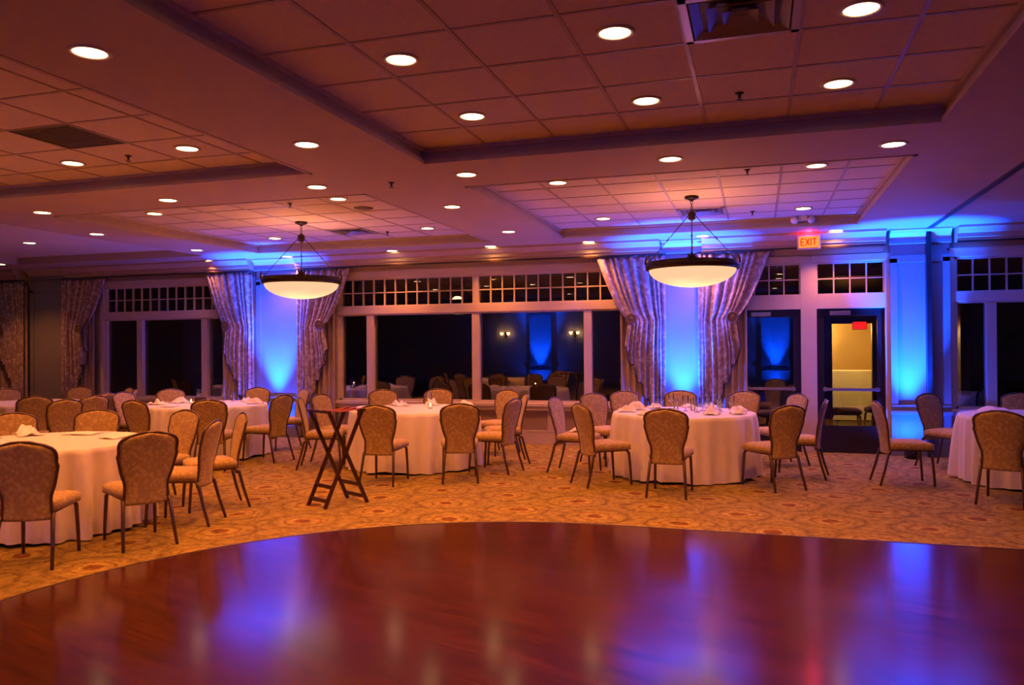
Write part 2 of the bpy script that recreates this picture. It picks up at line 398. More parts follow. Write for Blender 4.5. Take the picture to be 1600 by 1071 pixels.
# doors with transoms
def door(n, a, b, glasslow):
    fr = bmesh.new()
    y0 = YW-.06
    box(fr, a-.06, a, y0, YW+.08, 0, ZT+.08) if n == 1 else None
    box(fr, b, b+.06 if n == 2 else b+.22, y0, YW+.08, 0, ZT+.08, .004)
    box(fr, a, b, y0, YW+.08, 2.11, ZH1+.01, .004); box(fr, a-.06, b+.08, y0-.02, YW+.08, ZT, ZT+.09)
    box(fr, a, b, y0+.02, YW+.06, ZT-.03, ZT)
    D = struct(link('door_%d' % n, fr, 'trim'), 'glazed door with dark frame under a gridded transom')
    yl0, yl1 = YW+.0, YW+.05
    leaf = bmesh.new(); zl = .40
    box(leaf, a+.005, a+.10, yl0, yl1, .01, 2.11); box(leaf, b-.10, b-.005, yl0, yl1, .01, 2.11)
    box(leaf, a+.10, b-.10, yl0, yl1, 2.0, 2.11); box(leaf, a+.10, b-.10, yl0, yl1, .01, zl)
    lf = link('door_leaf', leaf, 'doorblack', D)
    link('pane', boxes((a+.10, b-.10, YW+.02, YW+.028, zl, 2.0)), 'glass', lf)
    bar = bmesh.new(); box(bar, a+.08, b-.08, YW-.075, YW-.045, .91, .95, .008); box(bar, a+.09, a+.13, YW-.05, YW, .9, .96); box(bar, b-.13, b-.09, YW-.05, YW, .9, .96)
    link('push_bar', bar, 'steel', lf)
    link('door_closer', boxes((a+.18, a+.46, YW-.05, YW, 2.015, 2.075), bev=.006), 'steel', lf)
    zb, zt = ZH1+.01, ZT-.03; zm = (zb+zt)/2; k = 4; x0, x1 = a+.02, b-.02; s = (x1-x0)/k
    mg = bmesh.new(); box(mg, x0, x1, YW-.012, YW+.04, zm-.009, zm+.009)
    box(mg, a, x0, YW-.02, YW+.04, zb, zt); box(mg, x1, b, YW-.02, YW+.04, zb, zt)
    for c in range(1, k): box(mg, x0+s*c-.009, x0+s*c+.009, YW-.012, YW+.04, zb, zt)
    link('muntin_grid', mg, 'trim', D)
    for c in range(k):
        for (q0, q1) in ((zb, zm-.009), (zm+.009, zt)):
            link('pane', boxes((x0+s*c+.009, x0+s*(c+1)-.009, YW+.015, YW+.02, q0, q1)), 'glass', D)
door(1, *DOORS[0], .4); door(2, *DOORS[1], .4)

# cornices over the bays (run between the pilasters)
def cornice(n, a, b):
    bm = bmesh.new()
    prof = [(YW, ZS), (YW-.40, ZS), (YW-.40, ZS-.03), (YW-.37, ZS-.05), (YW-.33, ZS-.09), (YW-.30, ZS-.10), (YW-.30, ZS-.155), (YW-.27, ZS-.165), (YW-.27, ZS-.20), (YW, ZS-.20)]
    extrude_x(bm, prof, a, b)
    C = struct(link('trim_%d' % n, bm, 'cornice'), 'wood-toned cornice box over the windows')
    lip = boxes((a, b, YW-.285, YW-.25, ZS-.225, ZS-.20)); link('cornice_lip', lip, 'darkwood', C)
    fz = boxes((a, b, YW-.03, YW-.001, ZT+.11, ZS-.20)); link('frieze', fz, 'trim', C)
cornice(10, -17.9, -14.15); cornice(11, -12.95, -8.72); cornice(12, -7.78, -1.42); cornice(13, -.80, 1.72); cornice(14, 2.62, 8.9)

# pilasters
def pilaster(n, a, b, yf, face=1, jamb=None):
    s = face; bm = bmesh.new()
    def bx(x0, x1, d0, d1, z0, z1, bev=0): y0, y1 = sorted((yf-s*d0, yf-s*d1)); box(bm, x0, x1, y0, y1, z0, z1, bev)
    dp = .10
    bx(a, b, 0, dp, 0, ZS)                                          # shaft
    for (z0, z1) in ((.14, .56), (.72, 2.74)):                     # raised frames leave two recessed panels
        bx(a, a+.09, dp, dp+.025, z0-.02, z1+.06); bx(b-.09, b, dp, dp+.025, z0-.02, z1+.06)
    bx(a, b, dp, dp+.025, 2.74, 2.84); bx(a, b, dp, dp+.03, 0, .14)
    bx(a-.02, b+.02, dp, dp+.07, .585, .64, .012); bx(a, b, dp, dp+.035, .56, .72)   # chair rail
    bx(a-.02, b+.02, dp, dp+.06, ZS-.20, ZS-.14, .01); None   # crown below
    P = struct(link('trim_%d' % n, bm, 'panelpaint'), 'painted panelled pilaster with chair rail and crown')
    cb = bmesh.new(); prof = [(0, ZS), (dp+.17, ZS), (dp+.17, ZS-.018), (dp+.15, ZS-.03), (dp+.10, ZS-.055), (dp+.06, ZS-.10), (dp+.04, ZS-.14), (dp+.02, ZS-.15), (0, ZS-.15)]
    extrude_x(cb, [(yf-s*d, z) for d, z in prof], a-.01, b+.01); link('crown_moulding', cb, 'trim', P)
    if jamb:
        link('partition_jamb', boxes((jamb-.03, jamb+.03, yf-.22, yf-.101, 0, ZS)), 'black', P)
    return P
pilaster(20, -14.0, -13.1, YW); pilaster(21, -8.70, -7.80, YW); pilaster(22, -1.40, -.82, YW); pilaster(23, 1.80, 2.56, YW, 1, 2.28)
pilaster(24, -8.85, -7.95, YB, -1); pilaster(25, .1, 1.1, YB, -1)

# ------------------------------------------------------------------ outside and vestibule beyond the door
struct(link('ground_outside', boxes((-30, 20, YW+.2, 40, -.2, -.12)), 'ground'), 'dark terrace outside')
VY = 16.5
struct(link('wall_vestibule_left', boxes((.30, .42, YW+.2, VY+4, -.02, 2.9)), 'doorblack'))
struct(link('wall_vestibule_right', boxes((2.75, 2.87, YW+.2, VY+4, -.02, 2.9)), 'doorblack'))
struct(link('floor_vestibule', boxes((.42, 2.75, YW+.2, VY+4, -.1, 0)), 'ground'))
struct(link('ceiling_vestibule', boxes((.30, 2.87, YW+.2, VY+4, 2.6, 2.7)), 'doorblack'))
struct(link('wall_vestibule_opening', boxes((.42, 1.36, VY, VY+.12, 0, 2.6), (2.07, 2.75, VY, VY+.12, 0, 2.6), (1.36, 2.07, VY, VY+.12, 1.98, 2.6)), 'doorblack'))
struct(link('wall_vestibule_back', boxes((.42, 2.75, VY+3.4, VY+3.52, 0, 2.6)), 'yellowwall'))
struct(link('wall_vestibule_side', boxes((.42, .5, VY+.12, VY+3.4, 0, 2.6), (2.67, 2.75, VY+.12, VY+3.4, 0, 2.6)), 'yellowwall'))

# ------------------------------------------------------------------ recessed downlights
dl_p = [(-2.03, 4.34), (-.74, 4.34), (.52, 4.43), (-2.03, 5.58), (-.74, 5.62), (.52, 5.66), (-2.03, 3.06), (-.74, 3.06), (.52, 3.06),
        (-2.01, 8.15), (.55, 8.2), (-2.0, 10.67), (.56, 10.74), (-4.64, 8.19), (-7.33, 8.3), (-4.58, 10.65), (-7.24, 10.8),
        (-4.68, 5.69), (-6.04, 5.8), (-7.4, 5.75), (-4.68, 3.6), (-6.04, 3.6), (-7.4, 3.6), (-11.2, 9.9),
        (-2.0, -.8), (.5, -.8), (-6.0, -.8)]
dl_s = [(-3.42, 3.4), (-3.38, 5.48), (-3.33, 8.46), (-3.32, 10.57), (-2.58, 6.92), (-.71, 6.92), (1.05, 7.0), (-4.18, 6.96), (-6.05, 7.05), (-7.95, 7.2),
        (-4.08, 12.02), (-2.49, 12.04), (-.77, 11.98), (1.06, 12.05), (-5.8, 12.0), (-7.86, 12.1), (-9.5, 12.15), (-10.97, 12.3), (-12.3, 12.35), (-8.7, 10.79), (-8.75, 8.8), (-13.47, 11.28), (-3.35, 1.0), (-3.35, -2.0), (-8.6, 4.5)]
def downlight():
    t = thing('recessed_downlight', '', 'light', (0, 0, 0))
    bm = bmesh.new(); lathe(bm, [(.085, .004), (.088, -.008), (.105, -.010), (.112, -.004), (.112, .004)], 28); link('trim_ring', bm, 'trim', t, True)
    bm = bmesh.new(); lathe(bm, [(0, -.0065), (.05, -.0055), (.0855, -.003)], 28); link('lens', bm, 'lamp', t, True)
    light('lamp', 'SPOT', (0, 0, -.03), P_DOWN, WARM, t, .06, 116, .8)
    return t
D0 = downlight()
ORD = ['first', 'second', 'third', 'fourth', 'fifth', 'sixth', 'seventh', 'eighth', 'ninth', 'tenth']
DL = []
def series(lst, z, key, fmt, group):
    for k, (x, y) in enumerate(sorted(lst, key=key)): DL.append((x, y, z, fmt % ORD[k], group))
for (nm, x0, x1, y0, y1) in (('coffer above the dance floor', -3, 2, 2, 6.5), ('bowl light coffer nearer the exit sign', -3, 2, 7, 12), ('bowl light coffer over the tray stand', -8.1, -3.8, 7, 12), ('coffer holding the dark return grille', -8.1, -3.8, 2, 6.5), ('coffer at the dim far end', -14, -9, 7, 12), ('coffer behind the dance floor', -9, 3, -3, 1.5)):
    sub = [p for p in dl_p if x0 < p[0] < x1 and y0 < p[1] < y1]
    rows = []
    for p in sorted(sub, key=lambda q: -q[1]):
        if rows and abs(rows[-1][0][1]-p[1]) < .5: rows[-1].append(p)
        else: rows.append([p])
    for ri, row in enumerate(rows):
        series(row, ZP-.006, lambda p: -p[0], 'recessed downlight in the '+nm+', row '+ORD[ri]+', %s', 'downlights in the '+nm)
series([p for p in dl_s if p[1] > 11.6], ZS, lambda p: -p[0], 'recessed downlight along the window cornice, %s from the exit sign', 'downlights along the window wall')
series([p for p in dl_s if 6.5 < p[1] < 7.3], ZS, lambda p: -p[0], 'recessed downlight in the cross beam, %s from the partition track', 'downlights in the cross beam')
series([p for p in dl_s if p[0] > -4 and not 6.5 < p[1] < 7.3 and p[1] <= 11.6], ZS, lambda p: -p[1], 'recessed downlight in the long beam, %s from the picture window', 'downlights in the long beam')
series([p for p in dl_s if p[0] <= -8.5 and p[1] <= 11.6], ZS, lambda p: -p[1], 'recessed downlight in the dim end beam, %s from the windows', 'downlights in the dim end beam')
assert len(DL) == len(dl_p)+len(dl_s), (len(DL), len(dl_p)+len(dl_s))
for k, (x, y, z, lab, g) in enumerate(DL):
    if k == 0: D0.location = (x, y, z); D0['label'] = lab; D0['group'] = g
    else: dup(D0, (x, y, z), 0, lab, g)

# ------------------------------------------------------------------ bowl chandeliers
bowlm = bpy.data.materials.new('alabaster_glow'); bowlm.use_nodes = True; nt = bowlm.node_tree
nt.nodes.remove(nt.nodes['Principled BSDF']); em = nt.nodes.new('ShaderNodeEmission'); tc = nt.nodes.new('ShaderNodeTexCoord')
gr = nt.nodes.new('ShaderNodeVectorMath'); gr.operation = 'LENGTH'; mpn = nt.nodes.new('ShaderNodeMapping'); mpn.inputs['Scale'].default_value = (1.9, 1.9, 0)
nt.links.new(tc.outputs['Object'], mpn.inputs[0]); nt.links.new(mpn.outputs[0], gr.inputs[0])
nz = nt.nodes.new('ShaderNodeTexNoise'); nz.inputs['Scale'].default_value = 5; nt.links.new(tc.outputs['Object'], nz.inputs['Vector'])
ad = nt.nodes.new('ShaderNodeMath'); ad.operation = 'MULTIPLY_ADD'; ad.inputs[1].default_value = .35; nt.links.new(nz.outputs['Fac'], ad.inputs[0]); nt.links.new(gr.outputs['Value'], ad.inputs[2])
rp = nt.nodes.new('ShaderNodeValToRGB'); rp.color_ramp.elements[0].position = .15; rp.color_ramp.elements[1].position = 1.15
rp.color_ramp.elements[0].color = (1, .74, .34, 1); rp.color_ramp.elements[1].color = (.62, .36, .20, 1)
nt.links.new(ad.outputs[0], rp.inputs[0]); nt.links.new(rp.outputs[0], em.inputs[0]); em.inputs[1].default_value = 1.7
nt.links.new(em.outputs[0], nt.nodes['Material Output'].inputs[0]); M['bowl'] = bowlm
def chandelier(x, y, label, rz):
    t = thing('bowl_chandelier', label, 'chandelier', (x, y, 0), rz, None)
    zr = 2.50; R0 = .50
    bm = bmesh.new(); lathe(bm, [(0, ZP-.004), (.075, ZP-.006), (.085, ZP-.02), (.05, ZP-.035), (.022, ZP-.05), (.012, ZP-.06), (0, ZP-.06)], 24); link('canopy', bm, 'bronze', t, True)
    bm = bmesh.new()
    for k in range(4):
        zc = ZP-.075-.03*k; a = k*math.pi/2
        pts_ = [(.013*math.cos(q)*math.cos(a), .013*math.cos(q)*math.sin(a), zc+.02*math.sin(q)) for q in [2*math.pi*i/10 for i in range(11)]]
        tube(bm, pts_, .0035, 6, False)
    link('chain', bm, 'bronze', t, True)
    bm = bmesh.new(); lathe(bm, [(0, 3.17), (.02, 3.165), (.045, 3.14), (.05, 3.12), (.035, 3.09), (.05, 3.075), (.02, 3.05), (0, 3.03)], 20); link('hub', bm, 'bronze', t, True)
    bm = bmesh.new(); lathe(bm, [(R0, zr-.03), (R0+.035, zr-.025), (R0+.04, zr+.03), (R0+.025, zr+.045), (R0+.03, zr+.06), (R0-.01, zr+.06), (R0-.015, zr+.0), (R0, zr-.03)], 56); rim = link('rim', bm, 'bronze', t, True)
    bm = bmesh.new(); N_ = 10
    prof = [(R0*math.sin(R(90*i/N_)), zr-.02-.21*math.cos(R(90*i/N_))) for i in range(N_+1)]
    lathe(bm, prof, 56); link('bowl', bm, 'bowl', t, True)
    for k in range(4):
        a = math.pi/2*k+R(12); ca, sa = math.cos(a), math.sin(a)
        bm = bmesh.new(); p0 = Vector((.035*ca, .035*sa, 3.11)); p1 = Vector((R0*ca, R0*sa, zr+.07))
        tube(bm, [p0, p0.lerp(p1, .5), p1], .0055, 6)
        for q in (.5, .53): lathe(bm, [(0, -.014), (.013, 0), (0, .014)], 8, tuple(p0.lerp(p1, q)))
        link('rod', bm, 'bronze', t, True)
        bm = bmesh.new()                                            # palmette ornament on the rim
        for j, (ang, ln) in enumerate(((-55, .07), (-28, .095), (0, .12), (28, .095), (55, .07))):
            tx, tz = math.sin(R(ang))*ln, math.cos(R(ang))*ln
            base = Vector((R0*ca+.02*ca, R0*sa+.02*sa, zr+.03))
            tip = base+Vector((-sa*tx, ca*tx, tz)); mid = base.lerp(tip, .55)+Vector((ca*.012, sa*.012, 0))
            tube(bm, [base, mid, tip], [.016, .018, .003], 6)
        link('palmette', bm, 'bronze', rim, True)
    light('bulb', 'POINT', (0, 0, zr+.03), P_CHAND, WARM, t, .12)
    return t
chandelier(-.73, 9.46, 'bronze bowl chandelier with glowing alabaster shade hanging nearer the exit sign', R(-8))
chandelier(-5.99, 9.56, 'bronze bowl chandelier with glowing alabaster shade hanging over the tray stand side', R(20))

# ------------------------------------------------------------------ vents, grille, speaker, sprinklers
def vent(x, y, label):
    t = thing('air_vent', label, 'vent', (x, y, ZP), 0)
    bm = bmesh.new(); s = .30
    for q in ((-s, s, -s, -s+.04), (-s, s, s-.04, s), (-s, -s+.04, -s, s), (s-.04, s, -s, s)): box(bm, *q, -.012, .005)
    link('frame', bm, 'vent', t)
    link('backing', boxes((-s, s, -s, s, .018, .024)), 'ventdark', t)
    for k in range(3):
        r0 = .25-.08*k
        bm = bmesh.new()
        a = [bm.verts.new((sx*r0, sy*r0, -.014)) for sx, sy in ((-1, -1), (1, -1), (1, 1), (-1, 1))]
        b = [bm.verts.new((sx*(r0-.05), sy*(r0-.05), .014)) for sx, sy in ((-1, -1), (1, -1), (1, 1), (-1, 1))]
        for i in range(4): j = (i+1) % 4; bm.faces.new((a[i], a[j], b[j], b[i]))
        bmesh.ops.solidify(bm, geom=list(bm.faces), thickness=.003)
        link('louver', bm, 'vent', t)
vent(*V1, 'square four-way ceiling air vent in the coffer above the dance floor')
vent(*V2, 'square four-way ceiling air vent behind the bowl chandelier nearer the exit sign')
vent(*V4, 'square four-way ceiling air vent behind the bowl chandelier over the tray stand side')
t = thing('return_grille', 'dark square return air grille in the ceiling tiles', 'grille', (*G3, ZP))
bm = bmesh.new(); s = .295
for q in ((-s, s, -s, -s+.02), (-s, s, s-.02, s), (-s, -s+.02, -s, s), (s-.02, s, -s, s)): box(bm, *q, -.008, .006)
link('frame', bm, 'ventdark', t); link('backing', boxes((-s, s, -s, s, .014, .02)), 'ventdark', t)
for k in range(14):
    y = -s+.04+k*.0395; link('slat', boxes((-s+.02, s-.02, y-.012, y+.012, -.003, .004)), 'ventdark', t)
bm = bmesh.new(); lathe(bm, [(0, -.012), (.09, -.012), (.115, -.006), (.125, .004)], 28)
tag(link('ceiling_speaker', bm, 'ventdark', None, True), 'round flat ceiling speaker grille beside a downlight', 'speaker').location = (-4.67, 8.86, ZP-.003)
for (x, y, z, l) in ((-5.36, 5.75, ZP, 'beside the dark return grille'), (-.11, 5.67, ZP, 'in the coffer above the dance floor'), (-.09, 8.19, ZP, 'ahead of the chandelier nearer the exit sign'), (-.06, 10.77, ZP, 'behind the chandelier nearer the exit sign'), (-5.34, 8.28, ZP, 'ahead of the chandelier over the tray stand side'), (-5.29, 10.79, ZP, 'behind the chandelier over the tray stand side'), (-3.39, 7.01, ZS, 'where the two soffit beams cross')):
    t = thing('sprinkler_head', 'small dark ceiling sprinkler head '+l, 'sprinkler', (x, y, z))
    bm = bmesh.new(); lathe(bm, [(0, .0), (.03, -.002), (.03, -.008), (.012, -.012), (.010, -.04), (0, -.04)], 14); link('body', bm, 'bronze', t, True)
    bm = bmesh.new(); lathe(bm, [(0, -.048), (.022, -.05), (.024, -.053), (0, -.054)], 14); link('deflector', bm, 'bronze', t, True)

# exit sign and emergency light
t = thing('exit_sign', 'lit red EXIT sign fixed to the cornice above the doors', 'sign', (.70, YW-.43, 2.96))
link('housing', boxes((-.155, .155, 0, .035, -.01, .19), bev=.006), 'white', t)
link('lit_face', boxes((-.135, .135, -.004, -.0005, .012, .172)), 'exitface', t)
bm = bmesh.new()
def stroke(x0, z0, x1, z1, wd=.013):
    d = Vector((x1-x0, 0, z1-z0)); n = Vector((-d.z, 0, d.x)).normalized()*wd/2; a, b = Vector((x0, 0, z0)), Vector((x1, 0, z1))
    vs = [a-n, b-n, b+n, a+n]
    f = [bm.verts.new((v.x, -.008, v.z)) for v in vs]; g = [bm.verts.new((v.x, -.0045, v.z)) for v in vs]
    bm.faces.new(f); bm.faces.new(g)
    for i in range(4): j = (i+1) % 4; bm.faces.new((f[i], f[j], g[j], g[i]))
z0, z1 = .045, .14; zm = (z0+z1)/2
for s_ in ((-.105, z0, -.105, z1), (-.105, z0, -.06, z0), (-.105, z1, -.06, z1), (-.105, zm, -.068, zm),
           (-.043, z0, .007, z1), (-.043, z1, .007, z0), (.028, z0, .028, z1), (.075, z0, .075, z1), (.048, z1, .102, z1)): stroke(*s_)
link('letters', bm, 'exitletter', t)
light('sign_glow', 'POINT', (0, -.06, .22), 1.1, (1, .03, .12), t, .04).data.energy = 5
t = thing('emergency_light', 'twin-head emergency light on the coffer edge above the exit sign', 'light', (.585, 11.42, 3.24))
link('base', boxes((-.06, .06, -.02, .06, .03, .09), bev=.008), 'white', t)
for s_ in (-1, 1):
    bm = bmesh.new(); lathe(bm, [(0, .05), (.022, .048), (.05, .0), (.052, -.01), (0, -.014)], 18)
    o = link('lamp_head', bm, 'white', t, True); o.location = (s_*.105, -.05, .03); o.rotation_euler = (R(-60), 0, R(s_*25))
    bm = bmesh.new(); tube(bm, [(s_*.05, -.0, .05), (s_*.09, -.03, .035)], .008); link('arm', bm, 'white', t)

# ------------------------------------------------------------------ blue uplights
def uplight(x, y, label, tilt, pw=P_UP):
    t = thing('led_uplight', label, 'uplight', (x, y, 0))
    bm = bmesh.new(); lathe(bm, [(0, .03), (.07, .03), (.085, .05), (.09, .17), (.085, .17), (.08, .155), (0, .155)], 20); link('can', bm, 'black', t, True)
    bm = bmesh.new(); lathe(bm, [(0, .158), (.078, .158)], 20); link('lens', bm, 'led', t)
    bm = boxes((-.08, .08, -.06, .06, 0, .012)); tube(bm, [(-.095, 0, .012), (-.095, 0, .10)], .008); tube(bm, [(.095, 0, .012), (.095, 0, .10)], .008); box(bm, -.1, .1, -.015, .015, .01, .03); link('yoke', bm, 'black', t)
    light('beam', 'SPOT', (0, 0, .17), pw, BLUE, t, .04, 46, .75, (R(180)+tilt, 0, 0))
    light('spill', 'SPOT', (0, 0, .175), pw*.025, BLUE, t, .05, 165, .8, (R(180)+tilt*4, 0, 0))
    return t
uplight(-8.25, YW-.40, 'black can uplight washing blue up the pilaster nearest the tray stand table', R(-3))
uplight(-1.10, YW-.40, 'black can uplight washing blue up the pilaster behind the glassware table', R(-3))
uplight(2.02, YW-.40, 'black LED can uplight washing blue up the pilaster beside the glazed door', R(-3))
uplight(-8.4, YB+.4, 'black LED can uplight washing blue up the rear wall between sconces', R(3))
uplight(.6, YB+.4, 'black LED can uplight washing blue up the rear wall facing the doors', R(3))
for x in (-9.9, -7.0):
    t = thing('wall_sconce', 'warm twin-cup wall sconce on the rear wall', 'sconce', (x, YB, 2.05), 0, 'rear wall sconces')
    link('backplate', boxes((-.06, .06, 0.002, .03, -.12, .12), bev=.01), 'bronze', t)
    for s_ in (-1, 1):
        bm = bmesh.new(); tube(bm, [(0, .03, -.05), (s_*.08, .1, -.07), (s_*.14, .12, 0)], .008); link('arm', bm, 'bronze', t, True)
        bm = bmesh.new(); lathe(bm, [(.02, 0), (.05, .03), (.07, .1), (.065, .1), (.045, .035), (0, .01)], 16, (s_*.14, .12, 0)); link('cup_shade', bm, 'sconce', t, True)

# ------------------------------------------------------------------ curtains
def curtain(xin, side, label, y=YW-.22):
    """side +1: outer edge toward +x"""
    t = thing('curtain', label, 'curtain', (xin, y, 0))
    NU, NV = 90, 44; ZTOP, ZTIE = 2.97, 2.0
    def sm(a, b, v): v = max(0, min(1, (v-a)/(b-a))); return v*v*(3-2*v)
    def hem(u): return .62 if u < .35 else .62+(u-.35)/.65*.95+.05*math.sin((u-.35)*34)
    def width(z):
        if z > ZTIE: return .56+(1.04-.56)*max(0, (z-ZTIE)/(ZTOP-ZTIE))**.68
        return .56+.09*sm(ZTIE, ZTIE-.5, z) if False else .56+.07*min(1, (ZTIE-z)/.5)
    bm = bmesh.new(); G = []
    for i in range(NU+1):
        u = i/NU; col_ = []
        for j in range(NV+1):
            z = ZTOP-(ZTOP-hem(u))*j/NV; wd = width(z)
            tie = math.exp(-((z-ZTIE)/.22)**2)*sm(.2, .6, u)
            amp = (.036+.012*math.sin(9*u+xin))*(1-.55*tie)*(1-.4*sm(.9, 1, (z-2.5)/.47))
            ph = 2*math.pi*(8*u+.32*math.sin(2*math.pi*1.7*u+xin)+.16*math.sin(2*math.pi*3.1*u+2*xin))+.25*math.sin(z*1.3)
            yy = amp*math.sin(ph)-.05*sm(.3, .8, u)*math.exp(-((z-1.9)/.5)**2)
            xx = side*(wd*u+.010*math.sin(ph*2+z))
            col_.append(bm.verts.new((xx, yy, z)))
        G.append(col_)
    for i in range(NU):
        for j in range(NV): bm.faces.new((G[i][j], G[i+1][j], G[i+1][j+1], G[i][j+1]))
    hemline = [G[i][NV].co.copy() for i in range(int(NU*.3), NU+1)]
    edge = [G[NU][j].co.copy() for j in range(NV, int(NV*.55), -1)]
    dr = link('drape', bm, 'curtain', t, True)
    md = dr.modifiers.new('thick', 'SOLIDIFY'); md.thickness = .006
    bm = bmesh.new(); tube(bm, hemline+edge, .011, 6); link('fringe', bm, 'fringe', dr, True)
    bm = bmesh.new(); NU2 = 50; G = []
    for i in range(NU2+1):
        u = i/NU2; col_ = []
        for z in (2.9, 2.0, 1.2, .6, .03):
            col_.append(bm.verts.new((side*(.70*u), .075+.022*math.sin(2*math.pi*7*u)+.008*math.sin(17*u), z)))
        G.append(col_)
    for i in range(NU2):
        for j in range(4): bm.faces.new((G[i][j], G[i+1][j], G[i+1][j+1], G[i][j+1]))
    o = link('under_drape', bm, 'under', t, True); md = o.modifiers.new('thick', 'SOLIDIFY'); md.thickness = .005
    bm = bmesh.new(); c = (0, 0, 0)
    lathe(bm, [(0, .022), (.03, .024), (.045, .012), (.06, .016), (.078, .026), (.09, .016), (.085, 0), (0, -.005)], 26)
    o = link('tieback_medallion', bm, 'bronze' if False else M['fringe'] if False else mat('medallion_%d' % int(abs(xin*100)), (.20, .12, .08), .35, .3, 30, metal=.4), t, True)
    o.location = (side*.50, -.105, ZTIE); o.rotation_euler = (R(90), 0, 0)
    bm = bmesh.new(); tube(bm, [(-side*.02, 0, 2.985), (side*1.08, 0, 2.985)], .014, 10); lathe(bm, [(0, -.02), (.024, 0), (0, .02)], 10, (side*1.09, 0, 2.985))
    rd = link('curtain_rod', bm, 'darkwood', t, True)
    for k in range(10):
        bm = bmesh.new(); tube(bm, [(.02*math.cos(q), 0, .02*math.sin(q)) for q in [2*math.pi*i/12 for i in range(13)]], .003, 5, False)
        # ring axis along rod
        o = link('ring', bm, 'bronze', rd, True); o.location = (side*(.03+.108*k), 0, 2.98); o.rotation_euler = (0, 0, R(90))
    return t
curtain(-8.70, -1, 'mauve damask tied-back curtain hanging at the pilaster, next to the shorter left window')
curtain(-7.78, 1, 'mauve damask tied-back curtain hanging between blue pilaster and broad picture window behind the tray stand')
curtain(-1.36, -1, 'mauve damask tied-back curtain on the picture window side of the pilaster behind the glassware table')
curtain(-.86, 1, 'mauve damask tied-back curtain on the door side of the pilaster behind the glassware table')
curtain(-13.05, 1, 'dim brown tied-back curtain beside the unlit pilaster, short window side')
curtain(-14.05, -1, 'dim brown tied-back curtain beside the unlit pilaster in the darkest end')

# ------------------------------------------------------------------ tables
def table(x, y, label, clabel, seed, Rr=.86):
    t = thing('round_table', label, 'table', (x, y, 0))
    bm = bmesh.new(); lathe(bm, [(0, .755), (Rr-.01, .755), (Rr-.004, .745), (Rr-.01, .725), (0, .725)], 48); link('tabletop', bm, 'darkwood', t)
    for k in range(4):
        a = R(45+90*k); bm = bmesh.new(); tube(bm, [(.42*math.cos(a), .42*math.sin(a), .725), (.50*math.cos(a), .50*math.sin(a), 0.0)], .016); link('leg', bm, 'black', t)
    rnd = random.Random(seed); NA = 220
    hs = [(n_, rnd.uniform(.5, 1.0), rnd.uniform(0, 6.28)) for n_ in (9, 14, 19, 23, 29, 31)]
    bm = bmesh.new(); rings = []
    prof = [0, .06, .2, .35, .5, .65, .8, .92, 1.0]
    c0 = bm.verts.new((0, 0, .764)); rr0 = [bm.verts.new((Rr*.97*math.cos(2*math.pi*i/NA), Rr*.97*math.sin(2*math.pi*i/NA), .764)) for i in range(NA)]
    for i in range(NA): bm.faces.new((c0, rr0[i], rr0[(i+1) % NA]))
    rings.append(rr0)
    for p in prof:
        ring = []
        for i in range(NA):
            a = 2*math.pi*i/NA
            f = sum(am*math.sin(n_*a+ph) for n_, am, ph in hs)/2.2
            f = (abs(f)**.8)*(1 if f > 0 else -1)
            zz = .758-p*(.735+.012*math.sin(5*a+seed))
            r_ = Rr+.006+.010*min(1, p*6)+p*.014+f*.058*p**.6
            ring.append(bm.verts.new((r_*math.cos(a), r_*math.sin(a), zz)))
        rings.append(ring)
    for ra, rb in zip(rings, rings[1:]):
        for i in range(NA): j = (i+1) % NA; bm.faces.new((ra[i], ra[j], rb[j], rb[i]))
    c = link('tablecloth', bm, 'linen', None, True); c.location = (x, y, 0)
    tag(c, clabel, 'tablecloth')
T = {'T0': (-11.05, 9.75), 'T1': (-6.22, 5.66), 'T2': (-7.9, 10.0), 'T3': (-4.45, 9.87), 'T4': (-.9, 10.05), 'T5': (3.1, 10.4)}
TN = {'T0': 'the dark end table', 'T1': 'the dance floor corner table', 'T2': 'the blue pilaster table',
      'T3': 'the tray stand table', 'T4': 'the glassware table', 'T5': 'the partition side table'}
for i, k in enumerate(T):
    table(*T[k], 'round folding table hidden under the long cloth of '+TN[k], 'white floor-length cloth on '+TN[k], i+3)

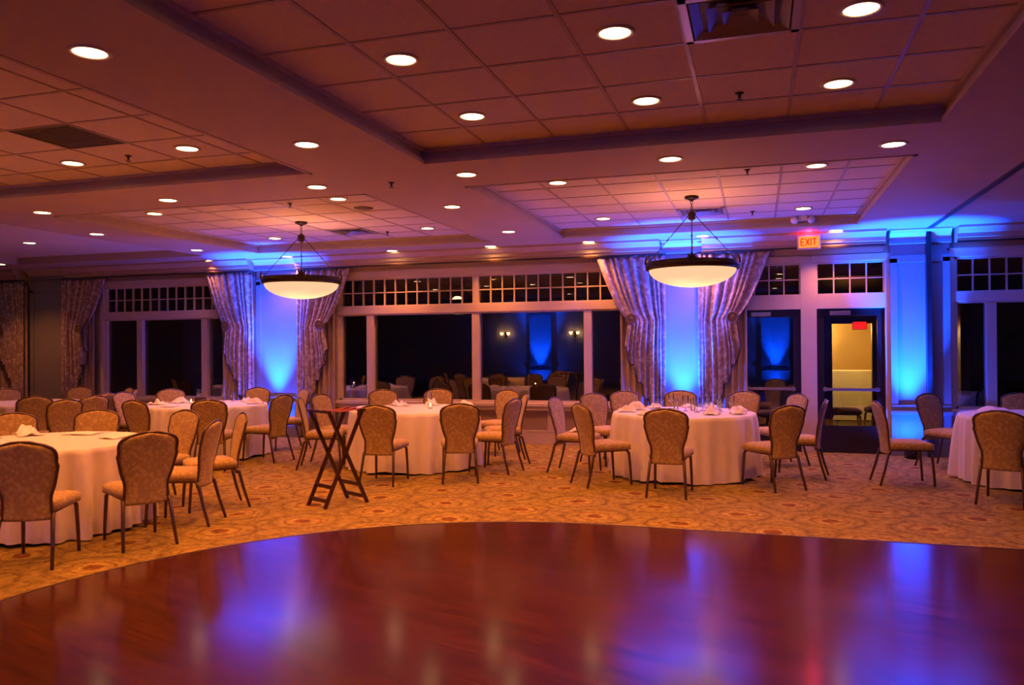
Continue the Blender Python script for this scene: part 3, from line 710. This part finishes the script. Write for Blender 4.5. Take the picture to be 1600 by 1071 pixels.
# ------------------------------------------------------------------ banquet chairs
def make_chair():
    t = thing('banquet_chair', '', 'chair')
    # seat cushion (rounded, crowned)
    bm = bmesh.new(); NX, NY = 12, 12
    def outline(u, v):       # u,v in -1..1
        wx = .215+.018*v; x = u*wx; y = .03+v*.235
        k = max(abs(u), abs(v))
        if abs(u) > .75 and abs(v) > .75:
            d = math.hypot(abs(u)-.75, abs(v)-.75); m_ = max(abs(u)-.75, abs(v)-.75); s_ = m_/d if d > 1e-6 else 1
            x = math.copysign((.75+(abs(u)-.75)*s_)*wx, u); y = .03+math.copysign((.75+(abs(v)-.75)*s_)*.235, v)
        return x, y, k
    def surf(top):
        g = []
        for i in range(NX+1):
            r_ = []
            for j in range(NY+1):
                u, v = -1+2*i/NX, -1+2*j/NY; x, y, k = outline(u, v)
                z = (.468+.034*(1-k**4)) if top else (.408-.0*(1-k))
                r_.append(bm.verts.new((x, y, z)))
            g.append(r_)
        return g
    A, B = surf(True), surf(False)
    for i in range(NX):
        for j in range(NY):
            bm.faces.new((A[i][j], A[i+1][j], A[i+1][j+1], A[i][j+1])); bm.faces.new((B[i][j], B[i][j+1], B[i+1][j+1], B[i+1][j]))
    per = [(i, 0) for i in range(NX)]+[(NX, j) for j in range(NY)]+[(i, NY) for i in range(NX, 0, -1)]+[(0, j) for j in range(NY, 0, -1)]
    for q in range(len(per)):
        a, b = per[q], per[(q+1) % len(per)]; bm.faces.new((A[a[0]][a[1]], B[a[0]][a[1]], B[b[0]][b[1]], A[b[0]][b[1]]))
    bmesh.ops.bevel(bm, geom=[e for e in bm.edges if len(e.link_faces) == 2 and e.calc_face_angle(0) > 1.2], offset=.012, segments=2, affect='EDGES')
    link('seat', bm, 'chairfab', t, True)
    # hourglass back
    Z0, Z1 = .345, .925
    def hw(s):      # half width along s 0..1
        base = .172-.012*math.sin(math.pi*min(1, s/.45)) + .056*(max(0, (s-.30)/.42) if s < .72 else 1)**1.0
        if s > .72: base = .216+.010*math.sin(math.pi*(s-.72)/.28*.5)
        if s > .80: base *= math.sqrt(max(0, 1-((s-.80)/.2)**2.6))*.72+.28*(1-((s-.80)/.2)**6)
        return max(base, .004)
    def yb(s): return -.205-.02*s-.085*s*s
    bm = bmesh.new(); NS, NUU = 26, 10; Fg, Bg = [], []
    for i in range(NS+1):
        s = i/NS; z = Z0+(Z1-Z0)*s; h = hw(s)
        Fg.append([bm.verts.new((h*q, yb(s)+.024*(1-abs(q)**3)-.018*(1-q*q)*0+.018*q*q, z)) for q in [-1+2*k/NUU for k in range(NUU+1)]])
        Bg.append([bm.verts.new((h*q, yb(s)-.020*(1-abs(q)**4)-.006+.018*q*q, z)) for q in [-1+2*k/NUU for k in range(NUU+1)]])
    for i in range(NS):
        for k in range(NUU):
            bm.faces.new((Fg[i][k], Fg[i][k+1], Fg[i+1][k+1], Fg[i+1][k])); bm.faces.new((Bg[i][k], Bg[i+1][k], Bg[i+1][k+1], Bg[i][k+1]))
        for k in (0, NUU): bm.faces.new((Fg[i][k], Fg[i+1][k], Bg[i+1][k], Bg[i][k]))
    for i in (0, NS):
        for k in range(NUU): bm.faces.new((Fg[i][k], Fg[i][k+1], Bg[i][k+1], Bg[i][k]))
    link('backrest', bm, 'chairfab', t, True)
    bm = bmesh.new()
    lft = [(-hw(i/NS)-.004, yb(i/NS)+.012, Z0+(Z1-Z0)*i/NS) for i in range(NS)]
    top = [(hw(.985)*q, yb(1)+.010, Z1+.006*(1-q*q)) for q in (-.7, -.3, .3, .7)]
    pts_ = lft+top+[(-p[0], p[1], p[2]) for p in reversed(lft)]
    tube(bm, pts_, .0115, 8); link('back_frame', bm, 'chairframe', t, True)
    for s_ in (-1, 1):
        bm = bmesh.new(); tube(bm, [(s_*.185, .20, .41), (s_*.192, .235, .37), (s_*.198, .25, .2), (s_*.202, .262, 0)], [.015, .0165, .015, .0125], 8); link('leg', bm, 'chairframe', t, True)
        bm = bmesh.new(); tube(bm, [(s_*.172, -.17, .405), (s_*.178, -.212, .36), (s_*.192, -.255, .18), (s_*.205, -.31, 0)], [.015, .0165, .015, .0125], 8); link('leg', bm, 'chairframe', t, True)
    bm = bmesh.new(); tube(bm, [(-.178, -.18, .40), (-.188, .22, .40), (.188, .22, .40), (.178, -.18, .40), (-.178, -.18, .40)], .011, 6); link('seat_frame', bm, 'chairframe', t, True)
    return t
CH0 = make_chair()
# (table, back-top x, y, facing angle or None=to table, side phrase)
CH = [
 ('T4', -.93, 8.34, 88, 'with its back to the dance floor'), ('T4', -1.96, 8.87, 40, 'angled, between dance floor and tray stand'), ('T4', -2.52, 9.89, -8, 'pulled out, napkin on its seat'),
 ('T4', -2.18, 10.85, -42, 'farther back by picture window sill'), ('T4', -1.88, 11.5, None, 'in front of the curtain'), ('T4', -1.09, 11.72, None, 'in front of the blue pilaster'),
 ('T4', -.18, 11.7, None, 'in front of the first glazed door'), ('T4', .51, 11.24, -148, 'before the pale post between doors'), ('T4', .76, 10.14, 172, 'on the exit door side'), ('T4', .20, 9.17, 128, 'back to dance floor, exit door side'),
 ('T3', -4.2, 8.23, 97, 'right behind the tray stand'), ('T3', -3.32, 8.63, 112, 'back to dance floor, clear of tray stand'), ('T3', -5.62, 11.25, None, 'before the picture window, nearer blue pilaster'), ('T3', -4.82, 11.6, None, 'in front of the centre mullion'),
 ('T3', -5.70, 9.97, None, 'half hidden on the blue pilaster side'), ('T3', -5.75, 9.30, None, 'seen through the tray stand legs'), ('T3', -3.10, 9.62, None, 'first of three on the glassware side'), ('T3', -3.22, 10.45, None, 'second of three on the glassware side'), ('T3', -3.63, 11.5, -112, 'third of three, by the window sill'),
 ('T2', -6.82, 8.66, 112, 'with its back to the dance floor'), ('T2', -6.46, 9.73, 172, 'turned side-on toward the tray stand side'), ('T2', -7.0, 11.2, None, 'by the curtain at the blue pilaster'), ('T2', -8.05, 11.42, None, 'in front of the blue lit pilaster base'), ('T2', -9.29, 10.85, None, 'in front of the short window'), ('T2', -9.22, 9.97, None, 'on the dark end side'), ('T2', -7.74, 8.36, 84, 'behind the dance floor corner table'),
 ('T1', -5.09, 4.42, 118, 'backed to the floor, farthest out'), ('T1', -4.67, 5.22, 148, 'back to the dance floor corner'), ('T1', -4.80, 6.17, -163, 'side-on, nearer the dance floor'), ('T1', -5.06, 6.98, -132, 'side-on, nearer the windows'), ('T1', -5.93, 7.06, None, 'window side, nearest the tray stand'), ('T1', -6.88, 6.86, None, 'window side, middle one'), ('T1', -7.40, 6.36, None, 'window side, toward the dark end'),
 ('T0', -9.11, 9.11, 165, 'on the dance floor side'), ('T0', -8.82, 8.34, 160, 'pulled well back toward the dance floor'), ('T0', -9.87, 8.80, 145, 'close to the cloth, dance floor side'), ('T0', -10.4, 8.25, 112, 'farthest from the blue pilasters'), ('T0', -11.5, 11.15, None, 'on the window side'), ('T0', -12.25, 10.4, None, 'on the window side in deepest shade'), ('T0', -10.4, 10.98, None, 'on the window side by the short window'), ('T0', -9.62, 9.76, 180, 'backed against the next table chairs'), ('T0', -9.84, 10.6, None, 'beside the short window corner'),
 ('T5', 1.27, 9.91, 8, 'side-on, pulled out toward glazed door'), ('T5', 2.13, 11.52, None, 'in front of the blue lit pilaster'), ('T5', 2.22, 8.75, 66, 'with its back to the dance floor'), ('T5', 3.26, 11.78, None, 'on the window side'),
]
firstc = True
CHPOS = []
for (tk, px, py, ang, ph) in CH:
    tx, ty = T[tk]
    a = math.atan2(ty-py, tx-px) if ang is None else R(ang)
    ca, sa = math.cos(a), math.sin(a); dx, dy = px-tx, py-ty; dl = math.hypot(dx, dy); push = 0
    def clear(p):
        bx_, by_ = px+dx/dl*p+.30*ca, py+dy/dl*p+.30*sa
        return min(math.hypot(bx_+ca*.27-sa*q-tx, by_+sa*.27+ca*q-ty) for q in (-.2, -.1, 0, .1, .2))
    while clear(push) < .955 and push < .5: push += .01
    if push > .12: print('PUSH', tk, px, py, round(push, 2))
    ox, oy = px+dx/dl*push+.30*ca, py+dy/dl*push+.30*sa
    lab = 'damask chair at %s, %s' % (TN[tk], ph)
    if len(lab.split()) > 16: print('LONG', lab)
    g = 'banquet chairs around '+TN[tk]
    if firstc: CH0.location = (ox, oy, 0); CH0.rotation_euler = (0, 0, a-math.pi/2); CH0['label'] = lab; CH0['group'] = g; firstc = False
    else: dup(CH0, (ox, oy, 0), a-math.pi/2, lab, g)

# ------------------------------------------------------------------ folding tray stand
t = thing('tray_stand', 'dark wooden folding tray stand with red straps on the carpet', 'tray stand', (-4.13, 7.23, 0), math.atan2(-.45, .89))
# local x = rung direction (length .36), local y = spread
Zt = .955
for nm, sy in (('a', 1), ('b', -1)):
    fr_legs = []
    for sx in (-1, 1):
        o_ = .0 if sy > 0 else .024
        x = sx*(.175-o_)
        bm = bmesh.new(); p0 = Vector((x, sy*.245, 0)); p1 = Vector((x, -sy*.205, Zt))
        d = (p1-p0).normalized(); n = Vector((0, d.z, -d.y))
        vs = []
        for p in (p0, p1):
            for (q, r_) in ((-.011, -.017), (.011, -.017), (.011, .017), (-.011, .017)): vs.append(bm.verts.new(p+Vector((q, 0, 0))+n*r_))
        for f in ((0, 1, 2, 3), (4, 5, 6, 7), (0, 1, 5, 4), (1, 2, 6, 5), (2, 3, 7, 6), (3, 0, 4, 7)): bm.faces.new([vs[i] for i in f])
        link('leg', bm, 'tray', t)
    for fz in (.07, .20):
        y = sy*.245+(-sy*.205-sy*.245)*fz/Zt
        hx = .175 if sy > 0 else .151
        bm = boxes((-hx, hx, y-.009, y+.009, fz-.018, fz+.018)); link('rung', bm, 'tray', t)
    y = -sy*.205; hx = .195
    link('top_rail', boxes((-hx, hx, y-.016, y+.016, Zt-.012, Zt+.016), bev=.005), 'tray', t)
for x in (-.12, .0, .12):
    bm = bmesh.new(); pts_ = []
    n_ = 12; G = []
    for k in range(n_+1):
        u = -1+2*k/n_; z = Zt+.019-.022*(1-u*u)
        G.append((bm.verts.new((x-.022, u*.222, z)), bm.verts.new((x+.022, u*.222, z))))
    for k in range(n_): bm.faces.new((G[k][0], G[k][1], G[k+1][1], G[k+1][0]))
    o = link('strap', bm, 'strap', t); md = o.modifiers.new('thick', 'SOLIDIFY'); md.thickness = .003

# ------------------------------------------------------------------ things on the tables
ZT_ = .766
def napkin(x, y, sx, sy, h, seed, label, group):
    rnd = random.Random(seed); bm = bmesh.new(); n_ = 18; G = []
    fs = [(rnd.uniform(3, 9), rnd.uniform(3, 9), rnd.uniform(0, 6), rnd.uniform(.3, 1)) for _ in range(5)]
    for i in range(n_+1):
        r_ = []
        for j in range(n_+1):
            u, v = -1+2*i/n_, -1+2*j/n_
            k = max(0, 1-math.hypot(u, v)**2*.75)
            f = .55+.45*sum(a*math.sin(p*u+q*v+ph) for p, q, ph, a in fs)/2
            wob = 1+.18*math.sin(4*u+seed)*v
            r_.append(bm.verts.new((u*sx*wob, v*sy*(1+.2*math.sin(3*v+u*2+seed)), .004+h*k*max(.05, f))))
        G.append(r_)
    for i in range(n_):
        for j in range(n_): bm.faces.new((G[i][j], G[i+1][j], G[i+1][j+1], G[i][j+1]))
    o = link('napkin', bm, 'napkin', None, True); o.location = (x, y, ZT_); o.rotation_euler = (0, 0, rnd.uniform(0, 6))
    md = o.modifiers.new('thick', 'SOLIDIFY'); md.thickness = .004; md.offset = 1
    return tag(o, label, 'napkin', group)
for i, (dx, dy, sx, h) in enumerate([(-.68, -.14, .11, .09), (-.62, .2, .12, .12), (-.38, -.52, .11, .06), (-.42, .54, .11, .08), (.36, -.32, .12, .10), (.66, -.2, .11, .09), (.66, .16, .11, .10), (.30, .64, .11, .08), (.0, .74, .08, .06)]):
    napkin(T['T4'][0]+dx, T['T4'][1]+dy, sx, .085, h, i+1, 'crumpled pale napkin on the glassware table, '+['low at the tray stand side rim', 'tallest heap at the tray stand side', 'on the rim toward the dance floor', 'on the window side toward the picture window', 'toward the dance floor, right of the front chair', 'on the exit door side toward the dance floor', 'on the exit door side rim', 'on the window side toward the doors', 'small one on the rim before the pilaster'][i].replace('right of', 'beyond'), 'napkins on the glassware table')
for i, (dx, dy, sx, h, l) in enumerate([(-.45, .45, .18, .08, 'long crumpled napkin on the table behind the tray stand, pilaster side'), (-.02, .62, .13, .10, 'peaked napkin on the far rim of the table behind the tray stand'), (.58, .38, .22, .09, 'long crumpled napkin on the table behind the tray stand, glassware table side'), (-.70, -.1, .10, .04, 'small flat napkin by the tray stand straps on the table edge')]):
    napkin(T['T3'][0]+dx, T['T3'][1]+dy, sx, .10, h, i+20, l, 'napkins on the table behind the tray stand')
for i, (dx, dy, sx, h) in enumerate([(-.70, -.2, .14, .07), (-.6, .15, .12, .09), (.25, .62, .14, .07), (.68, .22, .12, .11), (-.2, -.55, .13, .03)]):
    napkin(T['T2'][0]+dx, T['T2'][1]+dy, sx, .10, h, i+30, 'crumpled pale napkin on the blue pilaster table, '+['on the dark end rim', 'behind the dark end rim, smaller', 'on the window side', 'peaked one toward the tray stand', 'nearly flat, toward the dance floor'][i], 'napkins on the table by the blue pilaster')
for i, (dx, dy, sx, h, l) in enumerate([(-.62, .35, .16, .12, 'twisted standing napkin on the table closest to the dance floor corner'), (-.15, .55, .16, .03, 'flattened napkin on the far rim of the dance floor corner table'), (.40, .45, .2, .04, 'long flat napkin on the rim of the dance floor corner table'), (-.75, .0, .15, .06, 'crumpled napkin at the picture edge of the dance floor corner table')]):
    napkin(T['T1'][0]+dx, T['T1'][1]+dy, sx, .10, h, i+40, l, 'napkins on the dance floor corner table')
for i, (dx, dy) in enumerate([(-.62, -.35), (-.45, .25)]):
    napkin(T['T5'][0]+dx, T['T5'][1]+dy, .18, .12, .09, i+50, 'crumpled napkin on the partition side table, '+['nearer the dance floor', 'nearer the windows'][i], 'napkins on the partition side table')
napkin(-2.22, 9.87, .07, .06, .07, 60, 'small folded napkin lying on a pulled-out chair seat', 'chair seat napkin').location.z = .503

def goblet_mesh(kind):
    bm = bmesh.new()
    if kind == 'wine': prof = [(0, 0), (.034, .001), (.034, .004), (.006, .010), (.005, .085), (.02, .095), (.038, .125), (.040, .155), (.033, .195)]
    elif kind == 'water': prof = [(0, 0), (.036, .001), (.036, .004), (.008, .010), (.007, .055), (.028, .07), (.042, .11), (.044, .175)]
    else: prof = [(0, 0), (.03, 0), (.036, .14)]
    lathe(bm, prof, 20); return bm
gm_ = {}
for kname in ('wine', 'water', 'tumbler'):
    b_ = goblet_mesh(kname); me = bpy.data.meshes.new('goblet'); bmesh.ops.recalc_face_normals(b_, faces=b_.faces); b_.to_mesh(me); b_.free()
    for p in me.polygons: p.use_smooth = True
    me.materials.append(M['goblet']); gm_[kname] = me
def glass(tk, dx, dy, kind, label, group):
    o = link({'wine': 'wine_glass', 'water': 'water_goblet', 'tumbler': 'tumbler'}[kind], gm_[kind], None)
    o.location = (T[tk][0]+dx, T[tk][1]+dy, ZT_); tag(o, label, 'glass', group)
for (dx, dy, k) in [(-.40, .26, 'water'), (-.30, .08, 'water'), (.17, -.02, 'water'), (.22, .2, 'water'), (.28, .38, 'water'), (.44, .1, 'water'), (.56, .46, 'water'), (-.2, .5, 'wine'), (.02, .1, 'wine'), (.42, .36, 'wine'), (.34, .0, 'tumbler'), (-.12, .32, 'tumbler'), (.1, .24, 'tumbler')]:
    glass('T4', dx, dy, k, {'wine': 'clear wine glass', 'water': 'clear stemmed water goblet', 'tumbler': 'clear straight tumbler'}[k]+' standing on the table crowded with napkins and glasses', k+' glasses on the crowded table')
for (dx, dy, k) in [(-.48, .42, 'wine'), (.03, .58, 'water'), (-.07, .48, 'wine')]: glass('T2', dx, dy, k, 'clear %s standing on the table near the first blue pilaster' % ('wine glass' if k == 'wine' else 'water goblet'), k+' glasses near the first blue pilaster')
glass('T3', -.12, .76, 'water', 'clear water goblet on the far rim of the table behind the tray stand', 'goblet behind the tray stand')
def candle(tk, dx, dy, label):
    t = thing('votive_candle', label, 'candle', (T[tk][0]+dx, T[tk][1]+dy, ZT_))
    bm = bmesh.new(); lathe(bm, [(0, 0), (.028, 0), (.036, .065)], 18); link('cup', bm, 'goblet', t, True)
    bm = bmesh.new(); lathe(bm, [(0, .006), (.023, .006), (.026, .03), (0, .032)], 16); link('wax', bm, 'napkin', t, True)
    bm = bmesh.new(); lathe(bm, [(0, .034), (.008, .042), (.009, .05), (.004, .066), (0, .074)], 10); link('flame', bm, 'flame', t, True)
    light('flame_light', 'POINT', (0, 0, .085), .35, (1, .55, .2), t, .01)
candle('T3', .22, .02, 'lit votive candle in clear glass on the table behind the tray stand')
candle('T2', -.28, .0, 'lit votive candle in clear glass on the table near the blue pilaster')
t = thing('candle_box', 'small dark square holder next to the lit votive', 'holder', (T['T2'][0]-.16, T['T2'][1]+.06, ZT_)); 
link('shell', boxes((-.06, -.054, -.06, .06, 0, .09), (.054, .06, -.06, .06, 0, .09), (-.054, .054, -.06, -.054, 0, .09), (-.054, .054, .054, .06, 0, .09), (-.054, .054, -.054, .054, 0, .006)), 'bronze', t)
for i, (dx, dy) in enumerate([(-.1, -.4), (-.15, .13)]):
    bm = bmesh.new(); lathe(bm, [(0, .002), (.07, .002), (.10, .014), (.103, .017), (.07, .008), (0, .007)], 28)
    o = link('plate', bm, 'china', None, True); o.location = (T['T4'][0]+dx, T['T4'][1]+dy, ZT_); tag(o, 'white side plate on the glassware table, '+['empty spot toward the dance floor', 'in the middle among the glasses'][i], 'plate', 'plates on the glassware table')

# ------------------------------------------------------------------ vestibule furniture
t = thing('bar_table', 'tall table with a pale cloth in the yellow room seen through the door', 'table', (1.75, VY+1.4, 0))
bm = bmesh.new(); NA = 60; rs = []
for z, q in ((1.04, 0), (1.03, .0), (.6, .5), (.03, 1)):
    rs.append([bm.verts.new((.55*math.copysign(abs(math.cos(2*math.pi*i/NA))**.5, math.cos(2*math.pi*i/NA))*(1+.05*q*math.sin(11*2*math.pi*i/NA)), .35*math.copysign(abs(math.sin(2*math.pi*i/NA))**.5, math.sin(2*math.pi*i/NA))*(1+.05*q*math.sin(13*2*math.pi*i/NA)), z)) for i in range(NA)])
bm.faces.new(rs[0])
for a, b in zip(rs, rs[1:]):
    for i in range(NA): j = (i+1) % NA; bm.faces.new((a[i], a[j], b[j], b[i]))
link('cloth', bm, 'linen', t, True)
link('top', boxes((-.5, .5, -.3, .3, .99, 1.025)), 'darkwood', t)
t = thing('hall_sconce', 'glowing sconce in the yellow room seen through the door', 'sconce', (1.22, VY+3.36, 1.78))
bm = bmesh.new(); lathe(bm, [(0, -.06), (.05, -.05), (.09, .03), (.1, .06), (0, .05)], 18, (0, -.08, 0)); link('shade', bm, 'sconce', t, True)
link('bracket', boxes((-.03, .03, -.06, .035, -.03, .03)), 'bronze', t)
light('sconce_bulb', 'POINT', (0, -.25, .15), 60, (1, .55, .14), t, .08)
t = thing('hall_ceiling_lamp', 'small round ceiling lamp in the yellow room beyond the door', 'light', (1.7, VY+.5, 2.6))
bm = bmesh.new(); lathe(bm, [(0, -.06), (.1, -.05), (.14, 0)], 20); link('dome', bm, 'sconce', t, True)
light('bulb', 'POINT', (0, 0, -.15), 260, (1, .55, .13), t, .1)
t = thing('hall_exit_sign', 'small red lit sign over the opening beyond the door', 'sign', (1.85, VY-.03, 1.93))
link('housing', boxes((-.13, .13, -.01, .03, -.07, .09)), 'black', t); link('lit_face', boxes((-.12, .12, -.016, -.0105, -.06, .08)), 'exitred', t)
def darkchair(x, y, a, label):
    r_ = CH0.copy(); COL.objects.link(r_); r_.location = (x, y, 0); r_.rotation_euler = (0, 0, a); r_['label'] = label; r_['group'] = 'chairs beyond the door'
    for ch in list(CH0.children):
        c = ch.copy(); COL.objects.link(c); c.parent = r_
darkchair(1.38, 14.6, R(-90), 'chair silhouetted beyond the glazed door, facing sideways')
darkchair(2.05, 15.0, R(100), 'chair silhouetted beyond the glazed door beside the door edge')
# slim poles added outside, standing in for reflections in the window glass
for (x, l) in ((-4.68, 'slim pale pole with cross arm added outside, standing in for a reflection near centre mullion'), (-4.23, 'slim pale leaning pole added outside the picture window, standing in for a reflection')):
    bm = bmesh.new(); lean = .06 if x > -4.5 else 0
    tube(bm, [(0, 0, -.12), (lean, 0, 1.14)], .014, 8)
    if not lean: tube(bm, [(-.09, 0, 1.10), (.09, 0, 1.12)], .012, 6)
    lathe(bm, [(0, -.12), (.16, -.12), (.15, -.09), (.02, -.07), (0, -.07)], 16)
    o = link('reflection_pole', bm, 'trim', None, True); o.location = (x, 14.5, 0); tag(o, l, 'pole')
